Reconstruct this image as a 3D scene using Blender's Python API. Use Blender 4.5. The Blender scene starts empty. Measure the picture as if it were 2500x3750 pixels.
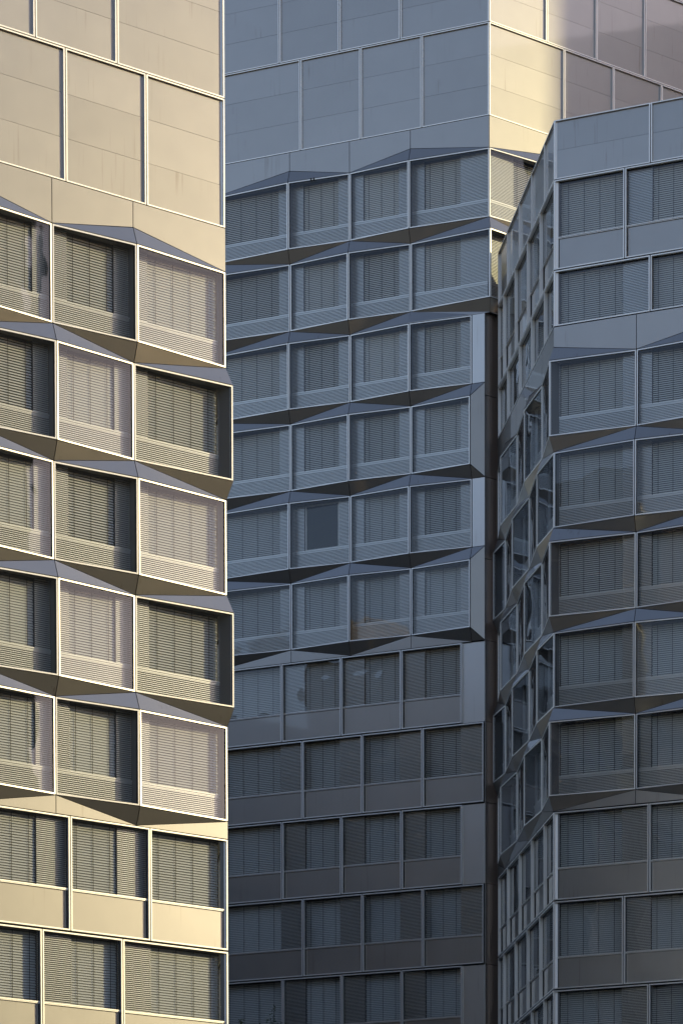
import bpy, math, random
from mathutils import Matrix, Vector
R = math.radians
random.seed(7)
sc = bpy.context.scene
col = sc.collection

# ------------------------------------------------------------------ camera
PITCH, ROLL = 0.0486007, -0.0024238
cd = bpy.data.cameras.new('camera')
cam = bpy.data.objects.new('camera', cd)
col.objects.link(cam)
cd.sensor_fit = 'VERTICAL'
cd.sensor_height = 36.0
cd.sensor_width = 24.0
cd.lens = 36.0 * 11424.96 / 3750.0
cd.shift_y = (6047.106 - 1875.0) / 3750.0
cd.clip_start = 1.0
cd.clip_end = 3000.0
_fw = Vector((0, math.cos(PITCH), -math.sin(PITCH)))
_up0 = Vector((0, math.sin(PITCH), math.cos(PITCH)))
_rt = math.cos(ROLL) * Vector((1, 0, 0)) + math.sin(ROLL) * _up0
_up = -math.sin(ROLL) * Vector((1, 0, 0)) + math.cos(ROLL) * _up0
cam.matrix_world = Matrix(((_rt.x, _up.x, -_fw.x, 0), (_rt.y, _up.y, -_fw.y, 0), (_rt.z, _up.z, -_fw.z, 0), (0, 0, 0, 1)))
sc.camera = cam

# ------------------------------------------------------------------ sky, sun, exposure
SUN_AZ, SUN_EL = 90.0, 15.5 # degrees clockwise from +Y, degrees above the horizon
w = bpy.data.worlds.new('World')
sc.world = w
w.use_nodes = True
wn, wl = w.node_tree.nodes, w.node_tree.links
sky = wn.new('ShaderNodeTexSky')
sky.sky_type = 'NISHITA'
sky.sun_disc = False
sky.sun_elevation = R(SUN_EL)
sky.sun_rotation = R(SUN_AZ)
sky.air_density = 1.0
sky.dust_density = 0.6
sky.ozone_density = 1.5
tint = wn.new('ShaderNodeMix'); tint.data_type = 'RGBA'; tint.blend_type = 'MULTIPLY'
tint.inputs[0].default_value = 1.0
tint.inputs[7].default_value = (1.055, 0.885, 0.865, 1)
wl.new(sky.outputs[0], tint.inputs[6])
wl.new(tint.outputs[2], wn['Background'].inputs[0])
wn['Background'].inputs[1].default_value = 0.12
sd = bpy.data.lights.new('sun', 'SUN')
sd.energy = 1.2
sd.angle = R(0.6)
sd.color = (1.0, 0.84, 0.44)
sun = bpy.data.objects.new('sun', sd)
col.objects.link(sun)
_s = Vector((math.sin(R(SUN_AZ)) * math.cos(R(SUN_EL)), math.cos(R(SUN_AZ)) * math.cos(R(SUN_EL)), math.sin(R(SUN_EL))))
sun.rotation_euler = _s.to_track_quat('Z', 'Y').to_euler()
sun.location = (60, 60, 90)
sc.view_settings.view_transform = 'Standard'
sc.view_settings.look = 'None'
sc.view_settings.exposure = 0.97
sc.view_settings.gamma = 1.0
sc.view_settings.use_curve_mapping = False
sc.cycles.max_bounces = 8
sc.cycles.glossy_bounces = 5
sc.cycles.transparent_max_bounces = 12
sc.cycles.caustics_reflective = False
sc.cycles.caustics_refractive = False
sc.cycles.sample_clamp_indirect = 6.0

# ------------------------------------------------------------------ materials
MATS = {}

def newmat(name):
    m = bpy.data.materials.new(name)
    m.use_nodes = True
    nt = m.node_tree
    for n in list(nt.nodes):
        nt.nodes.remove(n)
    out = nt.nodes.new('ShaderNodeOutputMaterial')
    MATS[name] = m
    return m, nt, out

def coords(nt):
    """object coordinates shifted by a per-object random so that no two pieces share a pattern"""
    tc = nt.nodes.new('ShaderNodeTexCoord')
    oi = nt.nodes.new('ShaderNodeObjectInfo')
    mul = nt.nodes.new('ShaderNodeMath'); mul.operation = 'MULTIPLY'; mul.inputs[1].default_value = 57.0
    nt.links.new(oi.outputs['Random'], mul.inputs[0])
    cx = nt.nodes.new('ShaderNodeCombineXYZ')
    for i in range(3):
        nt.links.new(mul.outputs[0], cx.inputs[i])
    ad = nt.nodes.new('ShaderNodeVectorMath'); ad.operation = 'ADD'
    nt.links.new(tc.outputs['Object'], ad.inputs[0]); nt.links.new(cx.outputs[0], ad.inputs[1])
    return ad.outputs[0], oi.outputs['Random']

def noise(nt, vec, scale, detail=3.0, sxyz=None, rough=0.5):
    if sxyz:
        mp = nt.nodes.new('ShaderNodeMapping'); mp.inputs['Scale'].default_value = sxyz
        nt.links.new(vec, mp.inputs['Vector']); vec = mp.outputs[0]
    n = nt.nodes.new('ShaderNodeTexNoise'); n.inputs['Scale'].default_value = scale
    n.inputs['Detail'].default_value = detail; n.inputs['Roughness'].default_value = rough
    nt.links.new(vec, n.inputs['Vector'])
    return n.outputs['Fac']

def maprange(nt, v, a, b, c, d):
    n = nt.nodes.new('ShaderNodeMapRange')
    for i, x in zip((1, 2, 3, 4), (a, b, c, d)):
        n.inputs[i].default_value = x
    nt.links.new(v, n.inputs[0])
    return n.outputs[0]

def mixcol(nt, fac, a, b, mode='MIX'):
    n = nt.nodes.new('ShaderNodeMix'); n.data_type = 'RGBA'; n.blend_type = mode
    for sock, v in ((n.inputs[0], fac), (n.inputs[6], a), (n.inputs[7], b)):
        if hasattr(v, 'is_linked'):
            nt.links.new(v, sock)
        elif isinstance(v, (int, float)):
            sock.default_value = v
        else:
            sock.default_value = (*v, 1)
    return n.outputs[2]

def surface(name, colr, metallic=0.0, rough=0.5, coat=0.0, coat_rough=0.1, var=0.05, streak=0.0, wave=0.0, spec=0.5, dirt=(0.16, 0.12, 0.08)):
    m, nt, out = newmat(name)
    b = nt.nodes.new('ShaderNodeBsdfPrincipled')
    vec, rnd = coords(nt)
    n1 = noise(nt, vec, 0.9, 4)
    f1 = maprange(nt, n1, 0.3, 0.7, 1 - var * 0.5, 1 + var * 0.5)
    f2 = maprange(nt, rnd, 0, 1, 1 - var, 1 + var)
    mm = nt.nodes.new('ShaderNodeMath'); mm.operation = 'MULTIPLY'
    nt.links.new(f1, mm.inputs[0]); nt.links.new(f2, mm.inputs[1])
    vc = nt.nodes.new('ShaderNodeCombineColor')
    for i in range(3):
        nt.links.new(mm.outputs[0], vc.inputs[i])
    c = mixcol(nt, 1.0, colr, vc.outputs[0], 'MULTIPLY')
    if streak:
        ns = noise(nt, vec, 1.0, 3, (9.0, 9.0, 0.35))
        ns2 = noise(nt, vec, 0.55, 2)
        a = maprange(nt, ns, 0.60, 0.78, 0, 1)
        d = maprange(nt, ns2, 0.50, 0.68, 0, streak)
        mu = nt.nodes.new('ShaderNodeMath'); mu.operation = 'MULTIPLY'
        nt.links.new(a, mu.inputs[0]); nt.links.new(d, mu.inputs[1])
        c = mixcol(nt, mu.outputs[0], c, dirt)
    nt.links.new(c, b.inputs['Base Color'])
    b.inputs['Metallic'].default_value = metallic
    nr = noise(nt, vec, 2.2, 4)
    nt.links.new(maprange(nt, nr, 0.25, 0.75, rough * 0.97, rough * 1.03), b.inputs['Roughness'])
    b.inputs['Specular IOR Level'].default_value = spec
    b.inputs['Coat Weight'].default_value = coat
    b.inputs['Coat Roughness'].default_value = coat_rough
    if wave:
        nb = noise(nt, vec, 0.8, 1.5, None, 0.4)
        bp_ = nt.nodes.new('ShaderNodeBump'); bp_.inputs['Distance'].default_value = wave
        bp_.inputs['Strength'].default_value = 1.0
        nt.links.new(nb, bp_.inputs['Height'])
        nt.links.new(bp_.outputs[0], b.inputs['Normal'])
        nt.links.new(bp_.outputs[0], b.inputs['Coat Normal'])
    nt.links.new(b.outputs[0], out.inputs[0])
    return m

surface('panel', (0.40, 0.39, 0.375), 0.88, 0.35, coat=1.0, coat_rough=0.03, var=0.045, streak=0.5, wave=0.0008)
surface('panel_pale', (0.66, 0.66, 0.65), 0.8, 0.33, coat=0.2, coat_rough=0.1, var=0.03, streak=0.3, wave=0.004)
surface('panel_gap_shade', (0.17, 0.165, 0.16), 0.8, 0.42, coat=0.6, coat_rough=0.05, var=0.04, streak=0.3, wave=0.003)  # shade of the narrow gap put into the panel colour
surface('frame', (0.93, 0.915, 0.885), 0.7, 0.42, var=0.04, streak=0.25)
surface('rib', (0.86, 0.855, 0.84), 0.5, 0.3, var=0.03)
surface('slat', (0.77, 0.76, 0.72), 0.1, 0.45, var=0.05)
surface('reveal', (0.19, 0.19, 0.195), 0.2, 0.22, var=0.05)
surface('gasket', (0.015, 0.015, 0.017), 0.0, 0.6, var=0.02)
surface('core', (0.035, 0.035, 0.038), 0.0, 0.8, var=0.05)
surface('asphalt', (0.035, 0.034, 0.034), 0.0, 0.9, var=0.15)
surface('stone_brown', (0.27, 0.19, 0.12), 0.0, 0.8, var=0.12)
surface('stone_dark', (0.045, 0.045, 0.048), 0.0, 0.8, var=0.12)
surface('stone_pale', (0.55, 0.44, 0.30), 0.0, 0.8, var=0.12)
surface('stone_grey', (0.10, 0.095, 0.09), 0.0, 0.8, var=0.12)
surface('dark_window', (0.012, 0.014, 0.017), 0.0, 0.08, var=0.02)
surface('bark', (0.06, 0.045, 0.032), 0.0, 0.9, var=0.2)
surface('leaf', (0.05, 0.085, 0.03), 0.0, 0.55, var=0.25)
surface('roof_felt', (0.10, 0.10, 0.105), 0.0, 0.9, var=0.1)

def glass_mat(name, tint, ior, wave, rough):
    m, nt, out = newmat(name)
    vec, rnd = coords(nt)
    nb = noise(nt, vec, 0.75, 1.2, None, 0.4)
    bp_ = nt.nodes.new('ShaderNodeBump'); bp_.inputs['Distance'].default_value = wave
    nt.links.new(nb, bp_.inputs['Height'])
    g = nt.nodes.new('ShaderNodeBsdfGlossy'); g.inputs['Roughness'].default_value = rough
    g.inputs['Color'].default_value = (0.95, 0.97, 1.0, 1)
    nt.links.new(bp_.outputs[0], g.inputs['Normal'])
    t = nt.nodes.new('ShaderNodeBsdfTransparent'); t.inputs['Color'].default_value = (*tint, 1)
    fr = nt.nodes.new('ShaderNodeFresnel')
    geo = nt.nodes.new('ShaderNodeNewGeometry')       # a thin pane: the same Fresnel from both sides
    nt.links.new(maprange(nt, geo.outputs['Backfacing'], 0, 1, ior, 1 / ior), fr.inputs['IOR'])
    mx = nt.nodes.new('ShaderNodeMixShader')
    nt.links.new(fr.outputs[0], mx.inputs[0]); nt.links.new(t.outputs[0], mx.inputs[1]); nt.links.new(g.outputs[0], mx.inputs[2])
    nt.links.new(mx.outputs[0], out.inputs[0])
    return m

glass_mat('glass', (0.92, 0.94, 0.94), 1.6, 0.009, 0.015)
glass_mat('glass_wavy', (0.90, 0.92, 0.92), 1.72, 0.016, 0.012)

# ------------------------------------------------------------------ mesh helpers
class MB:
    def __init__(s):
        s.v, s.f, s.m = [], [], []
    def quad(s, a, b, c, d, mi=0):
        n = len(s.v); s.v += [a, b, c, d]; s.f.append((n, n + 1, n + 2, n + 3)); s.m.append(mi)
    def poly(s, pts, mi=0):
        n = len(s.v); s.v += [tuple(p) for p in pts]; s.f.append(tuple(range(n, n + len(pts)))); s.m.append(mi)
    def box(s, x0, x1, y0, y1, z0, z1, mi=0):
        n = len(s.v)
        s.v += [(x0, y0, z0), (x1, y0, z0), (x1, y1, z0), (x0, y1, z0), (x0, y0, z1), (x1, y0, z1), (x1, y1, z1), (x0, y1, z1)]
        for q in ((0, 3, 2, 1), (4, 5, 6, 7), (0, 1, 5, 4), (1, 2, 6, 5), (2, 3, 7, 6), (3, 0, 4, 7)):
            s.f.append(tuple(n + i for i in q)); s.m.append(mi)
    def mesh(s, name, mats):
        me = bpy.data.meshes.new(name)
        me.from_pydata(s.v, [], s.f)
        for mt in mats:
            me.materials.append(MATS[mt])
        if any(s.m):
            me.polygons.foreach_set('material_index', s.m)
        me.update()
        return me

CACHE = {}

def cached(key, fn):
    if key not in CACHE:
        CACHE[key] = fn()
    return CACHE[key]

def tag(o, label=None, cat=None, group=None, kind=None):
    if label: o['label'] = label
    if cat: o['category'] = cat
    if group: o['group'] = group
    if kind: o['kind'] = kind
    return o

def sub(name, me, parent, loc=(0, 0, 0), rz=0.0, kind=None):
    o = bpy.data.objects.new(name, me)
    col.objects.link(o)
    o.parent = parent
    o.location = loc
    o.rotation_euler = (0, 0, rz)
    if kind: o['kind'] = kind
    return o

def empty(name, loc):
    o = bpy.data.objects.new(name, None)
    col.objects.link(o)
    o.location = loc
    o.empty_display_size = 2.0
    return o

GZ = -1.7
AZA = R(53.2338)                     # heading of the sunlit faces; the plan is a 60 degree grid
def hd(a): return Vector((math.sin(a), math.cos(a)))
TA, TB, TC = hd(AZA), hd(AZA + R(60)), -hd(AZA - R(60))
L0 = Vector((-3.5046, 99.3018)); M0 = Vector((-2.1455, 141.7808)); R0 = Vector((8.4639, 125.1405))
P = 2.891                            # facade module
D = 0.21                             # depth of the folds
H = 3.5                              # storey
HW = 2.946                           # height of a folded window
HB = H - HW                          # folded band between two storeys
YI, YS, YC = 0.25, 0.30, 0.42        # inner wall, blinds and core behind the outer skin

class Facade:
    def __init__(s, bld, o, t):
        s.b, s.o, s.t = bld, o, t
        s.n = Vector((t.y, -t.x))
        s.rz = math.atan2(t.y, t.x)
    def world(s, u, v, z):
        p = s.o + s.t * u + s.n * v
        return Vector((p.x, p.y, z))
    def part(s, name, me, u=0, v=0, z=0, rot=0.0, kind=None):
        return sub(name, me, s.b, s.world(u, v, z) - s.b.location, s.rz + rot, kind)

def inset(pts, g):
    n = (pts[1] - pts[0]).cross(pts[2] - pts[0]).normalized()
    k = len(pts); out = []
    for i in range(k):
        p, a, b = pts[i], (pts[i] - pts[i - 1]).normalized(), (pts[(i + 1) % k] - pts[i]).normalized()
        na, nb = n.cross(a), n.cross(b)
        den = 1 + na.dot(nb)
        out.append(p + (na + nb) * (g / max(den, 0.08)))
    return out, n

def slab_poly(fac, name, pts, mat='panel', g=0.013, th=0.025, kind=None):
    """a flat cladding panel through facade points (u, v, z), with its own thickness and open joints"""
    q = [Vector((u, -v, z)) for u, v, z in pts]
    o = q[0].copy()
    q = [p - o for p in q]
    n = (q[1] - q[0]).cross(q[2] - q[0])
    if n.y > 0 or (abs(n.y) < 1e-9 and n.z < 0):
        q.reverse()
    q, n = inset(q, g)
    bk = [p - n * th for p in q]
    mb = MB()
    mb.poly(q)
    mb.poly(bk[::-1])
    k = len(q)
    for i in range(k):
        j = (i + 1) % k
        mb.quad(tuple(q[i]), tuple(bk[i]), tuple(bk[j]), tuple(q[j]))
    u, v, z = pts[0]
    return fac.part(name, mb.mesh(name, [mat]), u, v, z, 0, kind)

def box_part(fac, name, u0, u1, y0, y1, z0, z1, mat, kind=None, parent=None):
    key = ('box', round(u1 - u0, 3), round(y1 - y0, 3), round(z1 - z0, 3), mat)
    def mk():
        mb = MB(); mb.box(0, u1 - u0, 0, y1 - y0, 0, z1 - z0); return mb.mesh(name, [mat])
    return fac.part(name, cached(key, mk), u0, -y0, z0, 0, kind)

# ------------------------------------------------------------------ window pieces
FW, FD, FG = 0.044, 0.10, 0.017

def frame_mesh(w, h, FD=0.10, gs=0.035):
    def mk():
        mb = MB()
        a, b = FG, w - FG
        mb.box(a, a + FW, 0, FD, FG, h - FG)
        mb.box(b - FW, b, 0, FD, FG, h - FG)
        mb.box(a + FW, b - FW, 0.002, FD, FG, FG + FW)
        mb.box(a + FW, b - FW, 0.002, FD, h - FG - FW, h - FG)
        # dark gasket step round the pane
        gi = FW + 0.018
        mb.box(a + FW, a + gi, gs, FD, FG + FW, h - FG - FW, 1)
        mb.box(b - gi, b - FW, gs, FD, FG + FW, h - FG - FW, 1)
        mb.box(a + gi, b - gi, gs, FD, h - FG - gi, h - FG - FW, 1)
        return mb.mesh('window', ['frame', 'gasket'])
    return cached(('frame', round(w, 3), round(h, 3), FD), mk)

def pane_mesh(w, z0, z1, mat='glass', name='pane'):
    def mk():
        mb = MB(); mb.quad((FG + FW, 0, z0), (w - FG - FW, 0, z0), (w - FG - FW, 0, z1), (FG + FW, 0, z1)); return mb.mesh(name, [mat])
    return cached((name, round(w, 3), round(z0, 3), round(z1, 3), mat), mk)

def reveal_mesh(w, z0, z1, xi0, yi0, xi1, yi1):
    """lining between the outer frame and the inner wall: ceiling, floor and two side fins"""
    def mk():
        mb = MB()
        a, b = FG + 0.004, w - FG - 0.004
        y = FD
        A, B, C_, D_ = (a, y), (b, y), (xi1, yi1), (xi0, yi0)
        def p(q, z): return (q[0], q[1], z)
        mb.quad(p(A, z1), p(D_, z1), p(C_, z1), p(B, z1))
        mb.quad(p(A, z0), p(B, z0), p(C_, z0), p(D_, z0))
        mb.quad(p(A, z0), p(D_, z0), p(D_, z1), p(A, z1))
        mb.quad(p(B, z0), p(B, z1), p(C_, z1), p(C_, z0))
        return mb.mesh('reveal', ['reveal'])
    return cached(('rev',) + tuple(round(x, 3) for x in (w, z0, z1, xi0, yi0, xi1, yi1)), mk)

def window(fac, p0, p1, z0, z1, ui0=None, ui1=None):
    """folded window: frame between facade points p0, p1 (u, v), glass, and a lining back to the inner wall"""
    du, dv = p1[0] - p0[0], p1[1] - p0[1]
    w, rot = math.hypot(du, dv), math.atan2(-dv, du)
    h = z1 - z0
    o = fac.part('window', frame_mesh(w, h), p0[0], p0[1], z0, rot)
    sub('pane', pane_mesh(w, FG + FW, h - FG - FW), o, (0, 0.04, 0))
    ui0 = p0[0] + 0.02 if ui0 is None else ui0
    ui1 = p1[0] - 0.02 if ui1 is None else ui1
    def loc(u):
        x, y = u - p0[0], YI + 0.005 + p0[1]
        return x * math.cos(-rot) - y * math.sin(-rot), x * math.sin(-rot) + y * math.cos(-rot)
    a, b = loc(ui0), loc(ui1)
    sub('reveal', reveal_mesh(w, FG + 0.01, h - FG - 0.01, a[0], a[1], b[0], b[1]), o)
    return o

def rib_mesh(w, h, pitch=0.061, depth=0.034, back=0.17):
    def mk():
        mb = MB()
        n = max(1, int(round(h / pitch))); p = h / n
        for i in range(n):
            z = i * p
            za, zb, zc = z + 0.46 * p, z + 0.54 * p, z + 0.94 * p
            mb.quad((0, depth, z), (w, depth, z), (w, depth, za), (0, depth, za), 1)
            mb.quad((0, depth, za), (w, depth, za), (w, 0, zb), (0, 0, zb))
            mb.quad((0, 0, zb), (w, 0, zb), (w, 0, zc), (0, 0, zc))
            mb.quad((0, 0, zc), (w, 0, zc), (w, depth, z + p), (0, depth, z + p))
        mb.quad((0, depth * .5, 0), (0, depth * .5, h), (0, back, h), (0, back, 0), 2)
        mb.quad((w, depth * .5, 0), (w, back, 0), (w, back, h), (w, depth * .5, h), 2)
        return mb.mesh('ribbed_panel', ['rib', 'reveal', 'reveal'])
    return cached(('rib', round(w, 3), round(h, 3)), mk)

def slat_mesh(w, h, tilt):
    def mk():
        mb = MB()
        pitch, ch = 0.080, 0.083
        n = int(h / pitch); a = R(tilt)
        for i in range(n):
            z = h - 0.05 - i * pitch
            pts = []
            for k, bow in ((0, 0), (0.33, 0.007), (0.67, 0.007), (1, 0)):
                zz = z - ch * k * math.cos(a) + bow * math.sin(a)
                yy = 0.06 - ch * k * math.sin(a) - bow * math.cos(a)
                pts.append((yy, zz))
            j = 0.006 * math.sin(i * 2.3 + w)
            for (ya, za), (yb, zb) in zip(pts, pts[1:]):
                mb.quad((0.01 + j, ya, za), (0.01 + j, yb, zb), (w - 0.01 + j, yb, zb), (w - 0.01 + j, ya, za))
        return mb.mesh('slats', ['slat'])
    return cached(('slat', round(w, 3), round(h, 3), tilt), mk)

def blind_mesh(w, h):
    def mk():
        mb = MB()
        mb.box(0, w, 0.0, 0.10, h - 0.055, h, 1)
        mb.box(0.01, w - 0.01, 0.015, 0.05, 0.0, 0.028, 0)
        nc = 3 if w < 2 else 4
        for i in range(nc):
            x = w * ((i + 0.5) / nc) if nc == 4 else w * (0.14 + 0.36 * i)
            mb.box(x - 0.007, x + 0.007, -0.006, 0.0, 0.01, h - 0.02, 2)
        return mb.mesh('blind', ['slat', 'reveal', 'gasket'])
    return cached(('blind', round(w, 3), round(h, 3)), mk)

def blind(fac, u0, u1, z0, z1):
    w, h = u1 - u0, z1 - z0
    o = fac.part('blind', blind_mesh(w, h), u0, -YS, z0)
    t = random.choice((25, 28, 30, 31, 35))
    sub('slats', slat_mesh(w, h, t), o, (0, 0, 0), 0, 'stuff')
    return o

def open_window(fac, u0, u1, z0, z1):
    mb = MB(); w, h, f = u1 - u0, z1 - z0, 0.07
    mb.box(0, f, 0, .06, 0, h); mb.box(w - f, w, 0, .06, 0, h); mb.box(f, w - f, 0, .06, 0, f); mb.box(f, w - f, 0, .06, h - f, h)
    o = fac.part('inner_casement', mb.mesh('inner_casement', ['slat']), u0, -YS, z0)
    mp = MB(); mp.quad((f, 0.03, f), (w - f, 0.03, f), (w - f, 0.03, h - f), (f, 0.03, h - f))
    sub('pane', mp.mesh('pane', ['dark_window']), o)

def complement(blinds, a, b):
    segs, c = [], a
    for b0, b1 in sorted(blinds):
        if b0 > c + 0.02: segs.append((c, b0))
        c = max(c, b1)
    if b > c + 0.02: segs.append((c, b))
    return segs

def inner_wall(fac, blinds, ua, ub, zt, zsill, zb=None, splits=(), open_at=()):
    """ribbed lining and blinds of one storey; zb set: a ribbed apron with a cap rail runs below the sill"""
    for a, b in complement(blinds, ua, ub):
        fac.part('ribbed_panel', rib_mesh(b - a, zt - zsill), a, -YI, zsill, 0, 'stuff')
    for i, (a, b) in enumerate(blinds):
        if i in open_at:
            open_window(fac, a + 0.02, b - 0.005, zsill, zt - 0.05)
        else:
            blind(fac, a + 0.004, b - 0.004, zsill + 0.03, zt - 0.01)
    if zb is not None:
        cuts = [ua] + [s for s in splits if ua + 0.05 < s < ub - 0.05] + [ub]
        for a, b in zip(cuts, cuts[1:]):
            fac.part('ribbed_apron', rib_mesh(b - a, zsill - 0.09 - zb), a, -(YI - 0.03), zb, 0, 'stuff')
            def mk(w=b - a):
                mb = MB(); mb.box(0, w, 0, 0.16, 0.05, 0.09); mb.box(0, w, 0.012, 0.15, 0.0, 0.035); return mb.mesh('sill_rail', ['rib'])
            fac.part('sill_rail', cached(('rail', round(b - a, 3)), mk), a, -(YI - 0.045), zsill - 0.085)

def corner_shift(out, side):
    return side * D * math.tan(R(30)) if out else 0.0

def fold_storeys(fac, verts, k0, parity, zt0, n0, n1, blinds, lo=0, hi=0, ua=None, ub=None, top=None, bottom=None, open_at=None):
    """verts: u of the folds, left to right. vertex j is out in storey i when (j + k0 + i + parity) is even.
    lo / hi: -1 / +1 when the end vertex is a convex 120 degree corner, 0 otherwise."""
    nv = len(verts)
    def vx(j, i):
        out = (j + k0 + i + parity) % 2 == 0
        sh = 0.0
        if j == 0 and lo: sh = corner_shift(out, lo)
        if j == nv - 1 and hi: sh = corner_shift(out, hi)
        return (verts[j] + sh, D if out else 0.0)
    cs = YI * math.tan(R(30)) + 0.01
    for i in range(n0, n1):
        zt = zt0 - i * H; zb = zt - HW
        for j in range(nv - 1):
            ui0 = verts[j] + (cs if (j == 0 and lo) else 0.02)
            ui1 = verts[j + 1] - (cs if (j == nv - 2 and hi) else 0.02)
            window(fac, vx(j, i), vx(j + 1, i), zb, zt, ui0, ui1)
        a = (verts[0] + cs if lo else verts[0]) if ua is None else ua
        b = (verts[-1] - cs if hi else verts[-1]) if ub is None else ub
        inner_wall(fac, blinds, a, b, zt - 0.03, zt - 2.10, zb + 0.03, verts, open_at.get(i, ()) if open_at else ())
        # band below this storey
        last = i == n1 - 1
        zl = zb - HB
        for j in range(nv - 1):
            (u0, v0), (u1, v1) = vx(j, i), vx(j + 1, i)
            if not last:
                (a0, w0), (a1, w1) = vx(j, i + 1), vx(j + 1, i + 1)
            elif bottom == 'flat':
                (a0, w0), (a1, w1) = (verts[j], 0.0), (verts[j + 1], 0.0)
            else:
                continue
            if v0 < v1:
                slab_poly(fac, 'soffit_panel', [(u0, v0, zb), (u1, v1, zb), (a1, w1, zl)])
                slab_poly(fac, 'sill_panel', [(u0, v0, zb), (a1, w1, zl), (a0, w0, zl)])
            else:
                slab_poly(fac, 'soffit_panel', [(u0, v0, zb), (u1, v1, zb), (a0, w0, zl)])
                slab_poly(fac, 'sill_panel', [(u1, v1, zb), (a1, w1, zl), (a0, w0, zl)])
        if not last or bottom:
            box_part(fac, 'floor_edge', verts[0] + 0.06, verts[-1] - 0.06, 0.05, YC + 0.02, zl + 0.015, zb - 0.015, 'core')
        if i == n0 and top is not None:
            for j in range(nv - 1):
                (u0, v0), (u1, v1) = vx(j, i), vx(j + 1, i)
                U0, U1 = verts[j], verts[j + 1]
                if v1 > v0:
                    slab_poly(fac, 'sill_panel', [(u0, v0, zt), (u1, v1, zt), (U1, 0, zt + HB)])
                    slab_poly(fac, 'spandrel_panel', [(U0, 0, zt), (U1, 0, zt + HB), (U1, 0, top), (U0, 0, top)])
                else:
                    slab_poly(fac, 'sill_panel', [(u0, v0, zt), (u1, v1, zt), (U0, 0, zt + HB)])
                    slab_poly(fac, 'spandrel_panel', [(U0, 0, zt + HB), (U1, 0, zt), (U1, 0, top), (U0, 0, top)])
            box_part(fac, 'floor_edge', verts[0] + 0.06, verts[-1] - 0.06, 0.05, YC + 0.02, zt + 0.015, top - 0.015, 'core')

def flat_storey(fac, cuts, zt, blinds, ua, ub, sill=2.19, height=3.47, apron=True):
    """storey in one plane: framed bays, glass above the sill and a recessed spandrel panel below it"""
    rc = 0.0 if fac.b is TL else 0.055            # the shaded towers have the deeper reveals
    for a, b in zip(cuts, cuts[1:]):
        w, h = b - a, height
        o = fac.part('window', frame_mesh(w, h, 0.13 + rc, 0.08 + rc), a, 0, zt - h)
        zs = h - sill
        if not apron:
            zs = FG + FW
        sub('pane', pane_mesh(w, zs, h - FG - FW, 'glass' if fac.b is TL else 'glass_wavy'), o, (0, 0.09 + rc, 0))
        sub('reveal', reveal_mesh(w, zs - 0.02, h - FG - 0.01, 0.02, YI + 0.005, w - 0.02, YI + 0.005), o)
        if apron:
            def mk(w=w, zs=zs):
                mb = MB(); mb.box(FG + FW - 0.002, w - FG - FW + 0.002, 0, 0.03, FG + FW - 0.002, zs - 0.055); return mb.mesh('spandrel_panel', ['panel'])
            sub('spandrel_panel', cached(('spand', round(w, 3), round(zs, 3)), mk), o, (0, 0.115 + rc, 0))
            def mk2(w=w, zs=zs):
                mb = MB()
                mb.box(FG + FW, w - FG - FW, 0, 0.10, zs - 0.022, zs + 0.012)
                mb.box(FG + FW, w - FG - FW, 0.012, 0.10, zs - 0.052, zs - 0.030)
                return mb.mesh('sill_rail', ['frame'])
            sub('sill_rail', cached(('srail', round(w, 3), round(zs, 3)), mk2), o, (0, 0.055 + rc, 0))
    inner_wall(fac, blinds, ua, ub, zt - 0.03, zt - sill + 0.02)
    box_part(fac, 'floor_edge', cuts[0] + 0.06, cuts[-1] - 0.06, 0.20, YC + 0.02, zt - 3.48, zt - sill - 0.01, 'core')

def panel_row(fac, cuts, z0, z1, n=3):
    """framed bays of cladding, each with n stacked panels set back behind the frame"""
    for a, b in zip(cuts, cuts[1:]):
        w, h = b - a, z1 - z0
        def mk(w=w, h=h):
            mb = MB(); x0, x1, f = FG, w - FG, 0.046
            mb.box(x0, x0 + f, 0, 0.14, FG, h - FG); mb.box(x1 - f, x1, 0, 0.14, FG, h - FG)
            mb.box(x0 + f, x1 - f, 0.002, 0.14, FG, FG + 0.040); mb.box(x0 + f, x1 - f, 0.002, 0.14, h - FG - 0.040, h - FG)
            return mb.mesh('panel_frame', ['frame'])
        o = fac.part('panel_frame', cached(('pframe', round(w, 3), round(h, 3)), mk), a, 0, z0)
        hh = h / n
        for k in range(n):
            def mk2(w=w, hh=hh):
                mb = MB(); mb.box(FG + 0.04, w - FG - 0.04, 0, 0.04, 0.004, hh - 0.004); return mb.mesh('panel', ['panel'])
            sub('panel', cached(('pp', round(w, 3), round(hh, 3)), mk2), o, (0, 0.08 + 0.003 * random.random(), hh * k))
    box_part(fac, 'backing_wall', cuts[0] + 0.05, cuts[-1] - 0.05, 0.16, YC, z0 + 0.01, z1 - 0.01, 'core')

def core(bld, pts, z0, z1, name='core_wall', mat='core'):
    mb = MB(); b = bld.location
    lo = [(p.x - b.x, p.y - b.y, z0 - b.z) for p in pts]; hi = [(x, y, z1 - b.z) for x, y, _ in lo]
    area = sum(pts[i - 1].x * pts[i].y - pts[i].x * pts[i - 1].y for i in range(len(pts)))
    if area < 0: lo.reverse(); hi.reverse()
    mb.poly(hi); mb.poly(lo[::-1])
    k = len(lo)
    for i in range(k):
        j = (i + 1) % k
        mb.quad(lo[i], lo[j], hi[j], hi[i])
    return sub(name, mb.mesh(name, [mat]), bld)

def line_pt(o, t, u, n, y):
    return o + t * u - n * y

def meet(o1, t1, o2, t2):
    d = o2 - o1
    den = t1.x * t2.y - t1.y * t2.x
    return o1 + t1 * ((d.x * t2.y - d.y * t2.x) / den)

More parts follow.
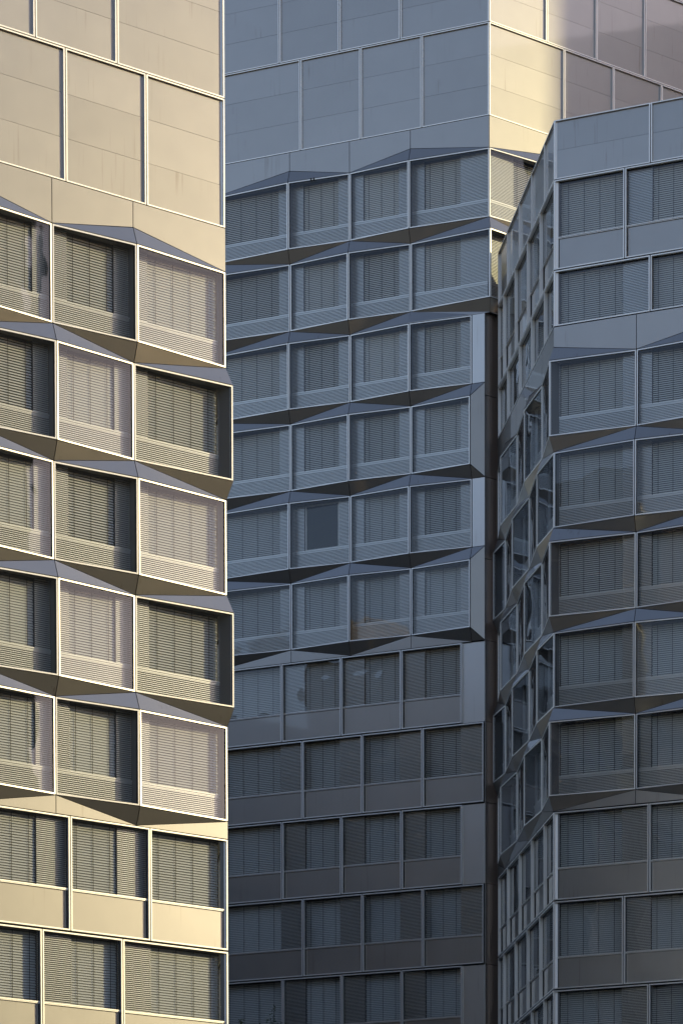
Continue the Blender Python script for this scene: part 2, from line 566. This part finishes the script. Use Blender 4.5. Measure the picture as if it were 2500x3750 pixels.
# ------------------------------------------------------------------ ground
mb = MB(); mb.quad((-1500, -600, 0), (1500, -600, 0), (1500, 2400, 0), (-1500, 2400, 0))
g = bpy.data.objects.new('ground', mb.mesh('ground', ['asphalt'])); col.objects.link(g); g.location = (0, 0, GZ); tag(g, kind='structure')

# ------------------------------------------------------------------ sunlit tower
TL = empty('office_tower', (L0.x, L0.y, GZ))
tag(TL, 'sunlit cream metal office tower with folded window bays, nearest and leftmost', 'office tower', 'towers of the office complex')
ZL = 38.256
FL = Facade(TL, L0, TA)
vL = [-3.423 - 3 * P, -3.423 - 2 * P, -3.423 - P, -3.423, 0.0]
bL = [(vL[i] + 0.66, vL[i + 1] - 0.55) for i in range(3)] + [(-2.757, -0.157)]
fold_storeys(FL, vL, 0, 1, ZL, 0, 5, bL, hi=1, top=ZL + 1.335, bottom='flat')
U1 = ZL + 1.335
panel_row(FL, [-2.92 - 3 * P, -2.92 - 2 * P, -2.92 - P, -2.92, 0.0], U1, U1 + 3.95)
panel_row(FL, [-3.96 - 3 * P, -3.96 - 2 * P, -3.96 - P, -3.96, 0.0], U1 + 3.95, U1 + 7.9)
ca = [-2.92 - 3 * P, -2.92 - 2 * P, -2.92 - P, -2.92, 0.0]
cb = [-3.94 - 3 * P, -3.94 - 2 * P, -3.94 - P, -3.94, 0.0]
zf = ZL - 5 * H + 0.0
for i in range(3):
    flat_storey(FL, ca if i % 2 == 0 else cb, zf - i * H, bL, -2.92 - 3 * P, -0.157)
# the hidden flank past the corner
TH = hd(AZA - R(60))
FH = Facade(TL, L0, TH)
vH = [0.0, 3.423, 3.423 + P, 3.423 + 2 * P]
bH = [(0.157, 2.757)] + [(vH[i] + 0.55, vH[i + 1] - 0.66) for i in (1, 2)]
fold_storeys(FH, vH, 0, 1, ZL, 0, 5, bH, lo=-1, top=U1, bottom='flat')
for i in range(3):
    if i < 2: panel_row(FH, [0.0, 2.92, 2.92 + P, vH[-1]], U1 + 3.95 * i, U1 + 3.95 * (i + 1))
    flat_storey(FH, [0.0, 2.92, 2.92 + P, vH[-1]], zf - i * H, bH, 0.157, vH[-1])
nA = FL.n; nH = FH.n
cin = meet(L0 - nA * YC, TA, L0 - nH * YC, TH)
# the back, seen only as a reflection in the other towers
TG = hd(AZA - R(120))
G0 = L0 + TH * vH[-1]
FG_ = Facade(TL, G0, TG)
nG = FG_.n
vG = [0.0] + [3.423 + P * i for i in range(4)]
bG = [(0.157, 2.757)] + [(vG[i] + 0.55, vG[i + 1] - 0.66) for i in (1, 2, 3)]
fold_storeys(FG_, vG, 0, 0, ZL, 0, 5, bG, lo=-1, top=U1, bottom='flat')
for i in range(5):
    if i < 2: panel_row(FG_, [0.0] + [2.92 + P * k for k in range(3)] + [vG[-1]], U1 + 3.95 * i, U1 + 3.95 * (i + 1))
    flat_storey(FG_, [0.0] + [2.92 + P * k for k in range(3)] + [vG[-1]], zf - i * H, bG, 0.157, vG[-1])
cin3 = meet(G0 - nH * YC, TH, G0 - nG * YC, TG)
core(TL, [cin, line_pt(L0, TA, -30, nA, YC), line_pt(L0, TA, -30, nA, 9.0), line_pt(G0, TG, vG[-1], nG, YC), cin3], GZ, U1 + 7.9 + 0.05)

# ------------------------------------------------------------------ tall tower in shade
TM = empty('office_tower', (M0.x, M0.y, GZ))
tag(TM, 'tallest shaded blue-grey office tower with folded window bays, in the middle', 'office tower', 'towers of the office complex')
ZM = 58.457
FM = Facade(TM, M0, TB)
UC = 9.461                            # upper corner
UQ = 9.254                            # lower corner
K = [-3.80, 0.0, P, 2 * P]
bM = [(-3.64, -0.645)] + [(k + 0.56, k + 2.245) for k in K[1:]]
vMu = K + [UC]
vMl = K + [3 * P - 0.03]
fold_storeys(FM, vMu, 0, 1, ZM, 0, 2, bM, lo=-1, hi=1, top=ZM + 1.36)
fold_storeys(FM, vMl, 0, 1, ZM, 2, 6, bM, lo=-1, bottom='flat', open_at={4: (1,)})
UM = ZM + 1.36
panel_row(FM, [-3.80] + [0.53 + P * i for i in (0, 1, 2)] + [UC], UM, UM + 3.96)
panel_row(FM, [-3.80] + [-0.48 + P * i for i in (0, 1, 2)] + [UC], UM + 3.96, UM + 7.92)
panel_row(FM, [-3.80] + [0.53 + P * i for i in (0, 1, 2)] + [UC], UM + 7.92, UM + 11.88)
# band between the wide upper storeys and the narrower ones below
zb = ZM - H - HW; zl = zb - HB
KE = vMl[-1]
for j in range(3):
    o0 = (j + 1 + 1) % 2 == 0
    u0, u1 = K[j], K[j + 1]
    v0, v1 = (D, 0.0) if o0 else (0.0, D)
    if v0 < v1:
        slab_poly(FM, 'soffit_panel', [(u0, v0, zb), (u1, v1, zb), (u1, 0, zl)])
        slab_poly(FM, 'sill_panel', [(u0, v0, zb), (u1, 0, zl), (u0, D, zl)])
    else:
        slab_poly(FM, 'soffit_panel', [(u0, v0, zb), (u1, v1, zb), (u0, 0, zl)])
        slab_poly(FM, 'sill_panel', [(u1, v1, zb), (u1, D, zl), (u0, 0, zl)])
uo = UC + D * math.tan(R(30))
slab_poly(FM, 'soffit_panel', [(K[3], 0, zb), (uo, D, zb), (UC, 0, zl)])
slab_poly(FM, 'sill_panel', [(K[3], 0, zb), (UC, 0, zl), (KE, 0, zl), (K[3], D, zl)], th=0.02)
box_part(FM, 'floor_edge', K[0], KE, 0.06, YC + 0.02, zl + 0.015, zb - 0.015, 'core')
# returns at the end of the lower storeys
for i in range(2, 6):
    zt = ZM - i * H; zb_ = zt - HW
    out = i % 2 == 1
    v = D if out else 0.0
    slab_poly(FM, 'return_panel', [(KE + 0.012, v, zb_ if not out else zb_), (UQ, 0, zb_ if not out else zb_ - HB), (UQ, 0, zt), (KE + 0.012, v, zt)] if not out else
              [(KE + 0.012, v, zb_), (UQ, 0, zb_ - HB), (UQ, 0, zt + HB), (KE + 0.012, v, zt)], 'panel_pale' if not out else 'panel')
    zl_ = zb_ - HB
    if not out:
        slab_poly(FM, 'sill_panel', [(KE, 0, zb_), (UQ, 0, zb_), (KE, D, zl_)])
    else:
        slab_poly(FM, 'soffit_panel', [(KE, D, zb_), (UQ, 0, zl_), (KE, 0, zl_)])
    box_part(FM, 'floor_edge', KE - 0.02, UQ - 0.05, 0.10, YC + 0.02, zl_ + 0.01, zb_, 'core')
zfm = ZM - 6 * H + 0.0
endm = [8.16, 9.18]
for i in range(6):
    zt = zfm - i * H
    if i % 2 == 0:
        flat_storey(FM, [-3.80] + [-0.48 + P * k for k in (0, 1, 2)] + [8.165], zt, bM, -3.64, 8.15)
        box_part(FM, 'end_panel', 8.185, UQ, 0.10, 0.14, zt - 3.47, zt - 0.02, 'panel_pale')
        box_part(FM, 'end_trim', 8.165, 8.185, 0.02, 0.2, zt - 3.47, zt - 0.02, 'frame')
    else:
        flat_storey(FM, [-3.80] + [0.53 + P * k for k in (0, 1, 2)] + [9.19], zt, bM, -3.64, 9.17)
# flank of the lower corner, with the narrow gap's shade put into its colour
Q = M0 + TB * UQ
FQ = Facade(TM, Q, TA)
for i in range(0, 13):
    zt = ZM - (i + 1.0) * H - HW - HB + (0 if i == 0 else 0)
    box_part(FQ, 'flank_panel', 0.006, 0.93, 0.0, 0.04, zt - H + 0.012, zt - 0.012, 'panel_gap_shade')
# sunlit flank of the upper corner
CU = M0 + TB * UC
FA = Facade(TM, CU, TA)
vA = [0.0, 3.78, 3.78 + P, 3.78 + 2 * P, 3.78 + 3 * P]
bA = [(1.56, 3.24)] + [(vA[i] + 0.66, vA[i + 1] - 0.55) for i in (1, 2, 3)]
fold_storeys(FA, vA, 0, 1, ZM, 0, 2, bA, lo=-1, top=UM)
panel_row(FA, [0.0, 4.28] + [4.28 + P * k for k in (1, 2, 3, 4)], UM, UM + 3.96)
panel_row(FA, [0.0, 3.27] + [3.27 + P * k for k in (1, 2, 3, 4)], UM + 3.96, UM + 7.92)
panel_row(FA, [0.0, 4.28] + [4.28 + P * k for k in (1, 2, 3, 4)], UM + 7.92, UM + 11.88)
zb = ZM - H - HW
# underside of the overhanging upper corner
slab_poly(FA, 'soffit_panel', [(-D * 0.577, D, zb), (3.78, 0, zb), (0.0, 0, zb - HB)])
slab_poly(FA, 'sill_panel', [(3.78, 0, zb), (3.78, 0, zb - HB), (0.0, 0, zb - HB)])
def under():
    mb = MB(); z = zb - HB + 0.006
    pts = [FM.world(KE - 0.1, 0.0, z), FM.world(UC - 0.01, 0.0, z), FA.world(3.7, 0, z), FA.world(3.7, -0.6, z), FM.world(KE - 0.1, -0.6, z)]
    b = TM.location
    q = [(p.x - b.x, p.y - b.y, p.z - b.z) for p in pts]
    mb.poly(q); mb.poly([(x, y, z_ + 0.3) for x, y, z_ in q][::-1])
    return mb.mesh('overhang_soffit', ['reveal'])
sub('overhang_soffit', under(), TM)
nB, nA2 = FM.n, FA.n
cin = meet(Q - nB * YC, TB, Q - nA2 * 0.06, TA)
core(TM, [cin, line_pt(M0, TB, -3.6, nB, YC), line_pt(M0, TB, 3.0, nB, 12), Q + TA * 16 - nA2 * 12, line_pt(Q, TA, 16, nA2, 0.06)], GZ, zb - HB + 0.05)
cin2 = meet(M0 - nB * YC, TB, CU - nA2 * YC, TA)
core(TM, [cin2, line_pt(M0, TB, -3.6, nB, YC), line_pt(M0, TB, 3.0, nB, 12), CU + TA * 16 - nA2 * 12, line_pt(CU, TA, 16, nA2, YC)], zb - HB + 0.06, UM + 11.9)

# ------------------------------------------------------------------ lower wing on the right
TR = empty('office_wing', (R0.x, R0.y, GZ))
tag(TR, 'lower shaded office wing with a flat roof edge, on the right', 'office wing', 'towers of the office complex')
ZR = 44.718
FR = Facade(TR, R0, TB)
vR = [0.0, 3.40, 3.40 + P, 3.40 + 2 * P]
bR = [(0.18, 2.77)] + [(vR[i] + 0.56, vR[i] + 2.245) for i in (1, 2)]
eR = vR[-1]
fold_storeys(FR, vR, 0, 0, ZR, 0, 5, bR, lo=-1, top=ZR + 1.335, bottom='flat')
ZT = 54.02
c1 = [0.0, 2.91, 2.91 + P, eR]; c2 = [0.0, 3.95, 3.95 + P, eR]
panel_row(FR, c2, 51.72, ZT, 2)
flat_storey(FR, c1, 51.72, bR, 0.157, eR)
flat_storey(FR, c2, 48.235, bR, 0.157, eR, sill=2.13, height=2.165, apron=False)
zfr = ZR - 5 * H
for i in range(4):
    flat_storey(FR, c2 if i % 2 == 0 else c1, zfr - i * H - 0.02, bR, 0.157, eR)
FC = Facade(TR, R0, TC)
vC = [-13.15, -2.6 - 3 * P, -2.6 - 2 * P, -2.6 - P, -2.6, 0.0]
bC = [(vC[i] + 0.56, vC[i] + 2.245) for i in (1, 2, 3)] + [(-2.05, -0.157)]
fold_storeys(FC, vC, 5, 0, ZR, 0, 5, bC, hi=1, top=ZR + 1.335, bottom='flat')
d1 = [-13.1, -3.08 - 3 * P, -3.08 - 2 * P, -3.08 - P, -3.08, 0.0]
d2 = [-13.1, -2.1 - 3 * P, -2.1 - 2 * P, -2.1 - P, -2.1, 0.0]
panel_row(FC, d2, 51.72, ZT, 2)
flat_storey(FC, d1, 51.72, bC, -13.1, -0.157)
flat_storey(FC, d2, 48.235, bC, -13.1, -0.157, sill=2.13, height=2.165, apron=False)
for i in range(4):
    flat_storey(FC, d2 if i % 2 == 0 else d1, zfr - i * H - 0.02, bC, -13.1, -0.157)
nC = FC.n
cin = meet(R0 - FR.n * YC, TB, R0 - nC * YC, TC)
core(TR, [cin, line_pt(R0, TB, 24, FR.n, YC), line_pt(R0, TB, 24, FR.n, 34), line_pt(R0, TC, -13.1, nC, 26), line_pt(R0, TC, -13.1, nC, YC)], GZ, ZT - 0.05)

# ------------------------------------------------------------------ neighbours outside the frame: mirrored or shading ones, and blocks added to shade the ground
def neighbour(name, label, cat, x, y, w_, d_, h, rz, mat, bay=3.2, storey=3.4):
    b = empty(name, (x, y, GZ)); b.rotation_euler = (0, 0, rz)
    tag(b, label, cat)
    mb = MB(); mb.box(-w_ / 2, w_ / 2, -d_ / 2, d_ / 2, 0, h); sub('wall', mb.mesh('wall', [mat]), b)
    mb = MB(); mb.box(-w_ / 2 - .25, w_ / 2 + .25, -d_ / 2 - .25, d_ / 2 + .25, h, h + .5); sub('parapet', mb.mesh('parapet', [mat]), b)
    def wm():
        m = MB(); m.box(-bay * .32, bay * .32, 0.03, 0.06, 0, storey * .58, 1)
        f = 0.12
        m.box(-bay * .32 - f, -bay * .32, -0.14, 0.06, -f, storey * .58 + f); m.box(bay * .32, bay * .32 + f, -0.14, 0.06, -f, storey * .58 + f)
        m.box(-bay * .32, bay * .32, -0.14, 0.06, -f, 0); m.box(-bay * .32, bay * .32, -0.14, 0.06, storey * .58, storey * .58 + f); m.box(-.05, .05, -0.05, 0.05, 0, storey * .58)
        return m.mesh('window', ['reveal', 'dark_window'])
    me = cached(('nwin', bay, storey), wm)
    for side, ln, off, rot in ((0, w_, d_ / 2, 0), (1, d_, w_ / 2, math.pi / 2), (2, d_, w_ / 2, -math.pi / 2)):
        nb = int(ln / bay)
        for i in range(nb):
            t = (i + .5 - nb / 2) * bay
            for k in range(int((h - 2) / storey)):
                z = 1.4 + k * storey
                if side == 0: sub('window', me, b, (t, -off - .065, z))
                elif side == 1: sub('window', me, b, (off + .065, t, z), rot)
                else: sub('window', me, b, (-off - .065, t, z), rot)
    return b
neighbour('stone_block', 'dark stone office block outside the frame, mirrored in the lower shaded windows', 'office block', -62, 103, 22, 52, 52, R(0), 'stone_dark')
neighbour('brown_block', 'sunlit sandstone block outside the frame, mirrored in the wing on the right', 'office block', -62, 52, 22, 46, 64, R(0), 'stone_pale')
neighbour('high_rise', 'tall dark high-rise outside the frame that shades the sunlit flank', 'high-rise', 115.8, 153.6, 16, 26, 150, R(0), 'stone_dark')
neighbour('high_rise', 'tall dark high-rise outside the frame, mirrored in the sunlit flank', 'high-rise', 118, 119, 16, 32, 112, R(0), 'stone_dark')

neighbour('long_shade_block', 'long brown block, unseen and added to keep the street below in shade', 'office block', 63, 70, 16, 112, 26, R(0), 'stone_brown')  # invented block that keeps the low sun off the ground
neighbour('slab_block', 'tall grey slab block outside the frame, mirrored in every other bay of the sunlit tower', 'office block', 85.5, 50, 14, 42, 92, R(-18.4), 'stone_pale', bay=60.0)
neighbour('low_shade_block', 'low dark unseen block added to shade the ground, in front of the tall tower', 'shade block', -34, 60, 20, 26, 17, R(10), 'stone_dark')  # unseen, added so that less light comes up from the ground

def horizon_blocker(label, x, y, w_, d_, h, rz, mat):  # invented skyline, added all round to block the bright horizon
    b = empty('horizon_blocker', (x, y, GZ)); b.rotation_euler = (0, 0, rz)
    tag(b, label, 'light blocker')
    mb = MB(); mb.box(-w_ / 2, w_ / 2, -d_ / 2, d_ / 2, 0, h); sub('wall', mb.mesh('wall', [mat]), b)
    mb = MB(); mb.box(-w_ / 2 - .4, w_ / 2 + .4, -d_ / 2 - .4, d_ / 2 + .4, h, h + .8); sub('parapet', mb.mesh('parapet', [mat]), b)
    z = 4.0
    while z < h - 2:
        mb = MB(); mb.box(-w_ / 2 - .08, w_ / 2 + .08, -d_ / 2 - .08, d_ / 2 + .08, 0, 1.8)
        sub('window_band', cached(('cband', w_, d_), lambda: mb.mesh('window_band', ['dark_window'])), b, (0, 0, z))
        z += 4.0
compass = ('north', 'north-east', 'east by north', 'east', 'south-east', 'south-south-east', 'south', 'south-south-west', 'south-west', 'west by south', 'west', 'north-west')
for i, nm in enumerate(compass):
    a = R(i * 30 + 8)
    rr = 190 + 26 * math.sin(i * 2.4)
    horizon_blocker('unseen block added to cut the low sky, to the ' + nm + ' of the towers', 0 + rr * math.sin(a), 110 + rr * math.cos(a),
               78, 26, (36 if i in (2, 3, 4) else 46 + 9 * math.sin(i * 1.7)), -a, 'stone_dark' if i % 2 else 'stone_grey')

# ------------------------------------------------------------------ small things
def clamp_mesh():
    mb = MB(); mb.box(-0.022, 0.022, -0.03, 0.03, -0.02, 0.06); mb.box(-0.03, 0.012, -0.035, 0.0, -0.075, -0.02); return mb.mesh('clamp', ['gasket'])
for x in (1.10, 1.235):
    FM.part('clamp', cached(('clamp',), clamp_mesh), x, D * (1 - x / P) + 0.005, ZM - 0.045)

# the tree whose topmost shoots reach into the picture
def tree(x, y, ztop):
    b = empty('street_tree', (x, y, GZ))
    tag(b, 'leafy tree top poking up before the shaded tower, at the bottom edge', 'tree')
    rnd = random.Random(3)
    tr, cr = MB(), MB()
    def limb(p, q, r0, r1, n=6):
        d = (q - p).normalized(); a = d.orthogonal().normalized(); c = d.cross(a)
        ra = [p + (a * math.cos(t) + c * math.sin(t)) * r0 for t in [2 * math.pi * i / n for i in range(n)]]
        rb = [q + (a * math.cos(t) + c * math.sin(t)) * r1 for t in [2 * math.pi * i / n for i in range(n)]]
        for i in range(n):
            tr.quad(tuple(ra[i]), tuple(ra[(i + 1) % n]), tuple(rb[(i + 1) % n]), tuple(rb[i]))
    def leaf(p, s):
        d = Vector((rnd.gauss(0, 1), rnd.gauss(0, 1), rnd.gauss(0.2, 0.8))).normalized(); a = d.orthogonal().normalized(); c = d.cross(a)
        cr.quad(tuple(p), tuple(p + d * s * .5 + a * s * .3), tuple(p + d * s), tuple(p + d * s * .5 - a * s * .3 + c * s * .1))
    h = ztop - GZ
    limb(Vector((0, 0, 0)), Vector((.1, 0, h * .35)), .28, .2); limb(Vector((.1, 0, h * .35)), Vector((0, .1, h * .8)), .2, .07)
    for i in range(16):
        z = h * (.36 + .36 * i / 16); a = i * 2.4; r = 2.6 * (1 - .5 * i / 16)
        e = Vector((math.cos(a) * r, math.sin(a) * r, z + 1.6))
        limb(Vector((.05, .05, z)), e, .07, .02, 5)
    def shoot(p, q, n):
        limb(p, q, .03, .006, 4)
        for k in range(n):
            t = rnd.random() ** .7
            leaf(p.lerp(q, t) + Vector((rnd.gauss(0, .09), rnd.gauss(0, .09), rnd.gauss(0, .08))) * (1.5 - t), rnd.uniform(.07, .13))
    for k in range(7000):
        while True:
            v = Vector((rnd.uniform(-1, 1), rnd.uniform(-1, 1), rnd.uniform(-1, 1)))
            if .25 < v.length < 1 and math.sin(v.x * 7 + v.z * 5) + math.sin(v.y * 6 - v.z * 8) > -.7: break
        leaf(Vector((v.x * 2.7, v.y * 2.7, h * .64 + v.z * h * .285)), rnd.uniform(.14, .24))
    z0 = h * .9
    for dx, dz in ((0.72, h - 0.0), (0.58, h - 0.42), (-0.68, h - 0.5), (0.12, h - 0.62), (0.86, h - .55)):
        shoot(Vector((dx * .7, 0, z0 - 0.5)), Vector((dx, 0, dz)), 95)
    sub('trunk', tr.mesh('trunk', ['bark']), b); sub('crown', cr.mesh('crown', ['leaf']), b)
tree(-3.45, 131.0, 20.45)
